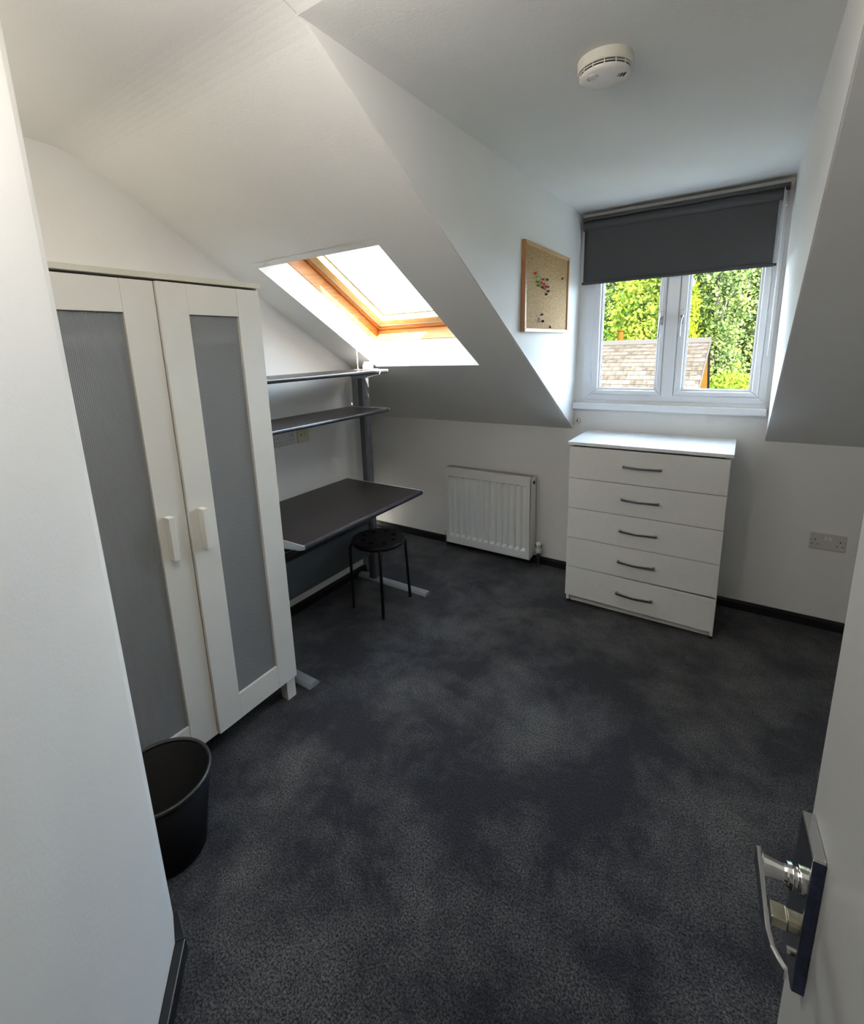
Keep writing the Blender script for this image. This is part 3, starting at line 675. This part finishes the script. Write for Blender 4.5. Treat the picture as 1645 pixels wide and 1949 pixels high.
# y, z, colour, label
PINS=[(-.768,1.876,'orange','orange-red push pin at the left end of the pin cluster on the cork board'),
(-.742,1.862,'lime','upper lime push pin, next to the orange-red pin on the cork board'),
(-.716,1.870,'lime','topmost lime push pin in the cluster on the cork board'),
(-.738,1.840,'green','green push pin in the middle of the green column on the cork board'),
(-.730,1.822,'green','lowest green push pin of the cluster on the cork board'),
(-.712,1.828,'lime','lime push pin right of the lowest green pin on the cork board'),
(-.690,1.866,'white','white push pin above the red ones in the cluster'),
(-.664,1.858,'red','topmost red push pin of the cluster on the cork board'),
(-.678,1.840,'pink','left pink push pin of the cluster on the cork board'),
(-.650,1.836,'pink','pink push pin in the middle of the cluster on the cork board'),
(-.664,1.820,'red','lower left red push pin of the cluster on the cork board'),
(-.642,1.815,'pink','lowest pink push pin of the cluster on the cork board'),
(-.622,1.824,'red','rightmost red push pin of the cluster on the cork board'),
(-.604,1.862,'black','small dark pin at the upper right of the pin cluster'),
(-.594,1.826,'black','dark pin at the right end of the pin cluster'),
(-.586,1.806,'black','dark pin low at the right of the pin cluster'),
(-.616,1.790,'black','lowest dark pin of the pin cluster'),
(-.368,1.890,'brown','reddish brown pin alone at the right side of the cork board'),
(-.672,1.686,'black','black pin in the lower half of the cork board, above two white pins'),
(-.690,1.668,'white','upper white pin in the lower half of the cork board'),
(-.702,1.653,'white','lower white pin in the lower half of the cork board'),
(-.650,1.655,'black','small dark pin right of the white pins low on the cork board'),
(-.540,1.630,'brown','square brown pin just above the bottom rail of the cork board')]
R_=random.Random(3)
protos={}
for i,(y,z,c,lab) in enumerate(PINS):
    t=bpy.data.objects.new('push_pin',None); COL.objects.link(t); t.location=(XW+.009,y,z); t.empty_display_size=.01
    tag(t,lab,'push pin','push pins on the cork board')
    t.rotation_euler=(R_.uniform(-.3,.3),R_.uniform(-.25,.25),R_.uniform(-.3,.3))
    if c not in protos:
        hd=MB().lathe([(0,.0),(.0060,.0),(.0062,.0016),(.0040,.003),(.0038,.0065),(.0060,.0080),(.0066,.0100),(0,.0110)],14,(.001,0,0),0).build('pin_head',PC[c],smooth=True)
        nd=MB().tube([(-.003,0,0),(.002,0,0)],.0005,6).build('needle',M['chrome'])
        protos[c]=(hd,nd)
    else:
        hd,nd=[q_.copy() for q_ in protos[c]]; COL.objects.link(hd); COL.objects.link(nd)
    hd.parent=t; nd.parent=t

# ------------------------------------------------------------------ open door on the right
DE=Vector((2.2355,-2.4925)); dd=Vector((.08,-1)).normalized(); dn=Vector((-dd.y,dd.x)); 
if dn.x<0: dn=-dn
DWID=.76
def dp(u,n,z): # u from the free edge toward the hinges, n into the room side (towards -x)
    p=DE+dd*u-dn*n; return (p.x,p.y,z)
def dbox(mb,u0,u1,n0,n1,z0,z1):
    return mb.hexa([dp(u,n,z) for z in (z0,z1) for (u,n) in ((u0,n0),(u1,n0),(u1,n1),(u0,n1))])
doo=struct('door_1',dbox(MB(),0,DWID,-.040,0,.008,1.985),M['door'],bevel=.002)
doo['label']='grey-white painted room door standing open at the right edge'
PU0,PU1,PZ0,PZ1=.010,.066,.872,1.043
hdl=dbox(MB(),PU0,PU1,.0,.011,PZ0,PZ1).build('door_handle',M['chrome'],parent=doo,bevel=.0012)
hdl['label']='chrome lever handle with a dark blue side to its backplate'
dbox(MB(),PU1-.0004,PU1+.0006,.0006,.0104,PZ0+.001,PZ1-.001).build('backplate_side',M['navy'],parent=hdl)
dbox(MB(),PU0+.0005,PU1-.0005,.0005,.0105,PZ1-.0002,PZ1+.0018).build('backplate_top',M['chrome'],parent=hdl,bevel=.0005)
SU,SZ_=.052,1.000
rose=MB()
def dtube(path,r,n=14): return MB().tube([dp(*p) for p in path],r,n)
dtube([(SU,.010,SZ_),(SU,.016,SZ_),(SU,.0165,SZ_),(SU,.020,SZ_),(SU,.021,SZ_),(SU,.026,SZ_)],[.0125,.0125,.0095,.0095,.0125,.0115],18).build('collar',M['chrome'],parent=hdl,smooth=False,bevel=.001)
lv=MB()
# flat lever that leaves the spindle and runs back along the door
Pth=[(SU,.024),(SU,.036),(SU+.001,.048),(SU+.004,.0555)]
def sect(u,n,w,h,z=SZ_):
    return [(u-w,n-w*.2,z-h),(u+w,n+w*.2,z-h),(u+w,n+w*.2,z+h),(u-w,n-w*.2,z+h)]
lev=MB()
dtb=[(SU,.020,.0105),(SU,.028,.0080),(SU,.036,.0090),(SU,.047,.0110)]
lev.tube([dp(u,n,SZ_) for u,n,r in dtb],[r for *_,r in dtb],14)
cen=[(.041,.0490),(.055,.0490),(.075,.0490),(.100,.0492),(.124,.0492),(.137,.0472),(.145,.0430),(.150,.0385)]
vs=[]; 
for k,(u,n) in enumerate(cen):
    a_=cen[max(0,k-1)]; b_2=cen[min(len(cen)-1,k+1)]; tu,tn=b_2[0]-a_[0],b_2[1]-a_[1]; l_=math.hypot(tu,tn); nu,nn=-tn/l_,tu/l_
    hh=[.0105,.0105,.010,.0095,.009,.0085,.008,.006][k]; th=.0022
    for (s1,s2) in ((-1,-1),(1,-1),(1,1),(-1,1)): vs.append(dp(u+nu*th*s1,n+nn*th*s1,SZ_+hh*s2))
fs=[(4*k+i,4*k+(i+1)%4,4*k+4+(i+1)%4,4*k+4+i) for k in range(len(cen)-1) for i in range(4)]+[(0,1,2,3),tuple(4*(len(cen)-1)+i for i in range(4))]
lev.add(vs,fs)
lev.build('lever',M['chrome'],parent=hdl,bevel=.0015,seg=3)
tt=MB(); tt.tube([dp(SU,.010,.944),dp(SU,.020,.944)],.0095,16); dbox(tt,SU-.009,SU+.009,.020,.034,.938,.950)
tt.build('thumb_turn',M['brass'],parent=hdl,bevel=.001)
tl_=MB(); tl_.tube([dp(SU,.010,.905),dp(SU,.016,.905)],.0035,10); tl_.build('screw',M['chrome'],parent=hdl)

# ------------------------------------------------------------------ outside: neighbouring house, trees, ground
GZ=-5.6
gr_=MB().box(-60,60,.4,90,GZ-.3,GZ).build('lawn',M['grass']); tag(gr_,'grass ground far below outside the window','grass'); gr_['kind']='stuff'
HX0,HX1,RYr,RZr=-1.42,1.345,10.9,1.53
pitch=math.tan(math.radians(22)); EY=RYr-5.6; EZ=RZr-5.6*pitch
ho=Thing('neighbour_house',((HX0+HX1)/2,RYr,GZ),'house outside the dormer window with slate roof and orange brick gable','house')
ho.part('brick_wall',MB().prism([(EY+.25,GZ),(RYr+2.0,GZ),(RYr+2.0,EZ),(RYr,RZr-.16),(EY+.25,EZ)],0,HX0+.06,HX1-.05),M['brick'])
roof=ho.part('roof',MB().prism([(EY,EZ-.12),(RYr,RZr-.10),(RYr+2.25,EZ-.12),(RYr+2.25,EZ-.05),(RYr,RZr-.02),(EY,EZ-.05)],0,HX0,HX1),M['slate'])
sw,ex=.26,.24; Ls=math.hypot(5.6,5.6*pitch); ang=math.atan(pitch)
smesh=None; rows=int(Ls/ex); cols=int((HX1-HX0)/sw)
R_=random.Random(5)
hb_=Vector(((HX0+HX1)/2,RYr,GZ))
smats=[mat('slate_tone',tuple(c*f for c in (.0275,.0228,.0180)),.8,noise=.55,nscale=22,spec=0) for f in (.75,1,1.2)]
sm_=[]
for mm in smats:
    me=bpy.data.meshes.new('slate'); b8=MB().box(-sw/2+.004,sw/2-.004,-ex*.62,ex*.62,0,.014); me.from_pydata(b8.v,[],b8.f); me.materials.append(mm); sm_.append(me)
for r in range(rows-14,rows):
    for c in range(cols+1):
        x=HX0+sw*(c+.5*(r%2))+.06
        if x>HX1-.05: continue
        s=(r+.5)*ex
        o=bpy.data.objects.new('roof_slate',R_.choice(sm_)); COL.objects.link(o); o.parent=roof
        o.location=Vector((x,EY+s*math.cos(ang),EZ-.045+s*math.sin(ang)+.006))-hb_
        o.rotation_euler=(ang-.045+R_.uniform(-.012,.012),R_.uniform(-.01,.01),R_.uniform(-.012,.012))
ls=MB()
for r in range(0,rows-14):
    for c in range(cols+1):
        x=HX0+sw*(c+.5*(r%2))+.06
        if x>HX1-.05: continue
        s=(r+.5)*ex; y,z=EY+s*math.cos(ang),EZ-.036+s*math.sin(ang)
        dy,dz_=ex*.5*math.cos(ang),ex*.5*math.sin(ang)
        ls.hexa([(x-sw/2+.004,y-dy,z-dz_+.006),(x+sw/2-.004,y-dy,z-dz_+.006),(x+sw/2-.004,y+dy,z+dz_-.006),(x-sw/2+.004,y+dy,z+dz_-.006),(x-sw/2+.004,y-dy,z-dz_+.022),(x+sw/2-.004,y-dy,z-dz_+.022),(x+sw/2-.004,y+dy,z+dz_+.008),(x-sw/2+.004,y+dy,z+dz_+.008)])
q_=ho.part('lower_slates',ls,M['slate'],parent=roof); q_['kind']='stuff'
ho.part('ridge_tiles',MB().prism([(RYr-.14,RZr-.07),(RYr,RZr+.05),(RYr+.14,RZr-.07)],0,HX0,HX1),M['render'],parent=roof)
ho.part('verge_board',MB().prism([(EY,EZ-.07),(RYr,RZr-.05),(RYr,RZr+.0),(EY,EZ-.02)],0,HX1-.01,HX1+.02),M['render'])
ho.part('gutter',MB().tube([(HX0,EY-.06,EZ-.1),(HX1+.05,EY-.06,EZ-.1)],.06,10),M['render'])
chn=ho.part('chimney',MB().box(-1.16,-.80,RYr+.75,RYr+1.1,EZ,RZr+.02),M['brick'])
ho.part('chimney_pot',MB().lathe([(0,RZr),(.09,RZr),(.075,RZr+.30),(.095,RZr+.32),(.095,RZr+.36),(0,RZr+.36)],14,(-.98,RYr+.92,0)),M['brick'],parent=chn)

def leaves(name, pts_fn, n, size, m, parent):
    P=pts_fn(n); k=len(P)
    a=RNG.normal(size=(k,3)); a/=np.linalg.norm(a,axis=1)[:,None]
    b=np.cross(a,RNG.normal(size=(k,3))); b/=np.linalg.norm(b,axis=1)[:,None]
    s=size*RNG.uniform(.6,1.3,size=(k,1)); a*=s; b*=s*.62
    V=np.stack([P-a,P+b,P+a,P-b],1).reshape(-1,3).astype(np.float32)
    me=bpy.data.meshes.new(name); me.vertices.add(4*k); me.loops.add(4*k); me.polygons.add(k)
    me.vertices.foreach_set('co',V.ravel()); me.loops.foreach_set('vertex_index',np.arange(4*k,dtype=np.int32))
    me.polygons.foreach_set('loop_start',np.arange(0,4*k,4,dtype=np.int32)); me.update(); me.validate(); me.materials.append(m)
    o=bpy.data.objects.new(name,me); COL.objects.link(o); o.parent=parent; o['kind']='stuff'; return o
def crown(cz0,cz1,rad,nclump,csize,shape='oval'):
    def fn(n):
        u=RNG.uniform(0,1,nclump); z=cz0+(cz1-cz0)*u
        prof=np.sqrt(np.clip(1-(2*u-1)**2,0,1))**.8 if shape=='oval' else (np.clip(u/.12,0,1)*(1-u*.75) if shape=='cone' else np.minimum(1,np.minimum(u/.08,(1-u)/.2))*(.8+.2*np.sin(u*17)))
        th=RNG.uniform(0,2*PI,nclump); r=rad*prof*np.sqrt(RNG.uniform(.15,1,nclump))
        C=np.stack([r*np.cos(th),r*np.sin(th),z],1); i=RNG.integers(0,nclump,n)
        return C[i]+RNG.normal(size=(n,3))*csize*np.array([1,1,1.15])
    return fn
def tree(name,x,y,h,rad,m,label,base=1.5,shape='oval',n=16000,ncl=260,cs=.26,leaf=.085,limbs=7,tr=.22):
    t=bpy.data.objects.new(name,None); COL.objects.link(t); t.location=(x,y,GZ); tag(t,label,'tree','trees behind the neighbouring house')
    tk=MB(); rr=random.Random(int(x*100)+9)
    tk.tube([(0,0,0),(.05,.03,h*.3),(-.06,.02,h*.55),(.04,0,h*.92)],[tr,tr*.8,tr*.5,.03],10)
    tk.build('trunk',M['bark'],parent=t,smooth=True)
    br=MB()
    for k in range(limbs):
        z=h*(.22+.6*k/limbs); a_=rr.uniform(0,2*PI); L=rad*rr.uniform(.6,.95); up_=rr.uniform(.7,1.6)*L
        br.tube([(0,0,z),(L*.5*math.cos(a_),L*.5*math.sin(a_),z+up_*.55),(L*math.cos(a_),L*math.sin(a_),z+up_)],[tr*.4,tr*.25,.02],7)
    br.build('branches',M['bark'],parent=t,smooth=True)
    leaves('foliage',crown(base,h,rad,ncl,cs,shape),n,leaf,m,t)
    return t
tree('poplar_tree',-2.75,19.5,17,1.15,M['leafA'],'slim grey-green tree at the left edge of the window view',base=2,shape='col',n=32000,ncl=588,cs=.25)
tree('broadleaf_tree',-.75,17.5,10.4,1.75,M['leafB'],'dense yellow-green tree behind the roof, seen through the left sash',base=1.5,shape='oval',n=48000,ncl=420,cs=.30)
tree('poplar_tree',-.4,24.5,18,1.5,M['leafA'],'tall grey-green tree behind the dense yellow-green one',base=2,shape='col',n=30000,ncl=588,cs=.30)
tree('conifer_tree',.15,15.6,8.9,.95,M['leafC'],'bright golden-green conifer left of the tall trees, in the right sash',base=1,shape='cone',n=30000,ncl=461,cs=.13,leaf=.06)
tree('poplar_tree',1.12,16.8,17,1.0,M['leafA'],'tall loose tree with pale trunk in the middle of the right sash',base=3,shape='col',n=22000,ncl=461,cs=.22,leaf=.075,limbs=12,tr=.16)
tree('poplar_tree',2.25,19.0,18,1.25,M['leafA'],'tall grey-green tree at the right edge of the window view',base=1.5,shape='col',n=40000,ncl=728,cs=.27)
tree('shrub_tree',1.85,13.6,5.7,.95,M['leafB'],'low bushy green tree beside the white verge of the brick gable',base=.5,shape='oval',n=26000,ncl=364,cs=.2,leaf=.07)
tree('poplar_tree',4.6,22,17,2.1,M['leafA'],'wide grey-green tree beyond the right edge of the window',base=1,shape='col',n=18000,ncl=420,cs=.35,leaf=.12)
tree('poplar_tree',-5.6,22,16,2.1,M['leafA'],'wide grey-green tree beyond the left edge of the window',base=1,shape='col',n=18000,ncl=420,cs=.35,leaf=.12)
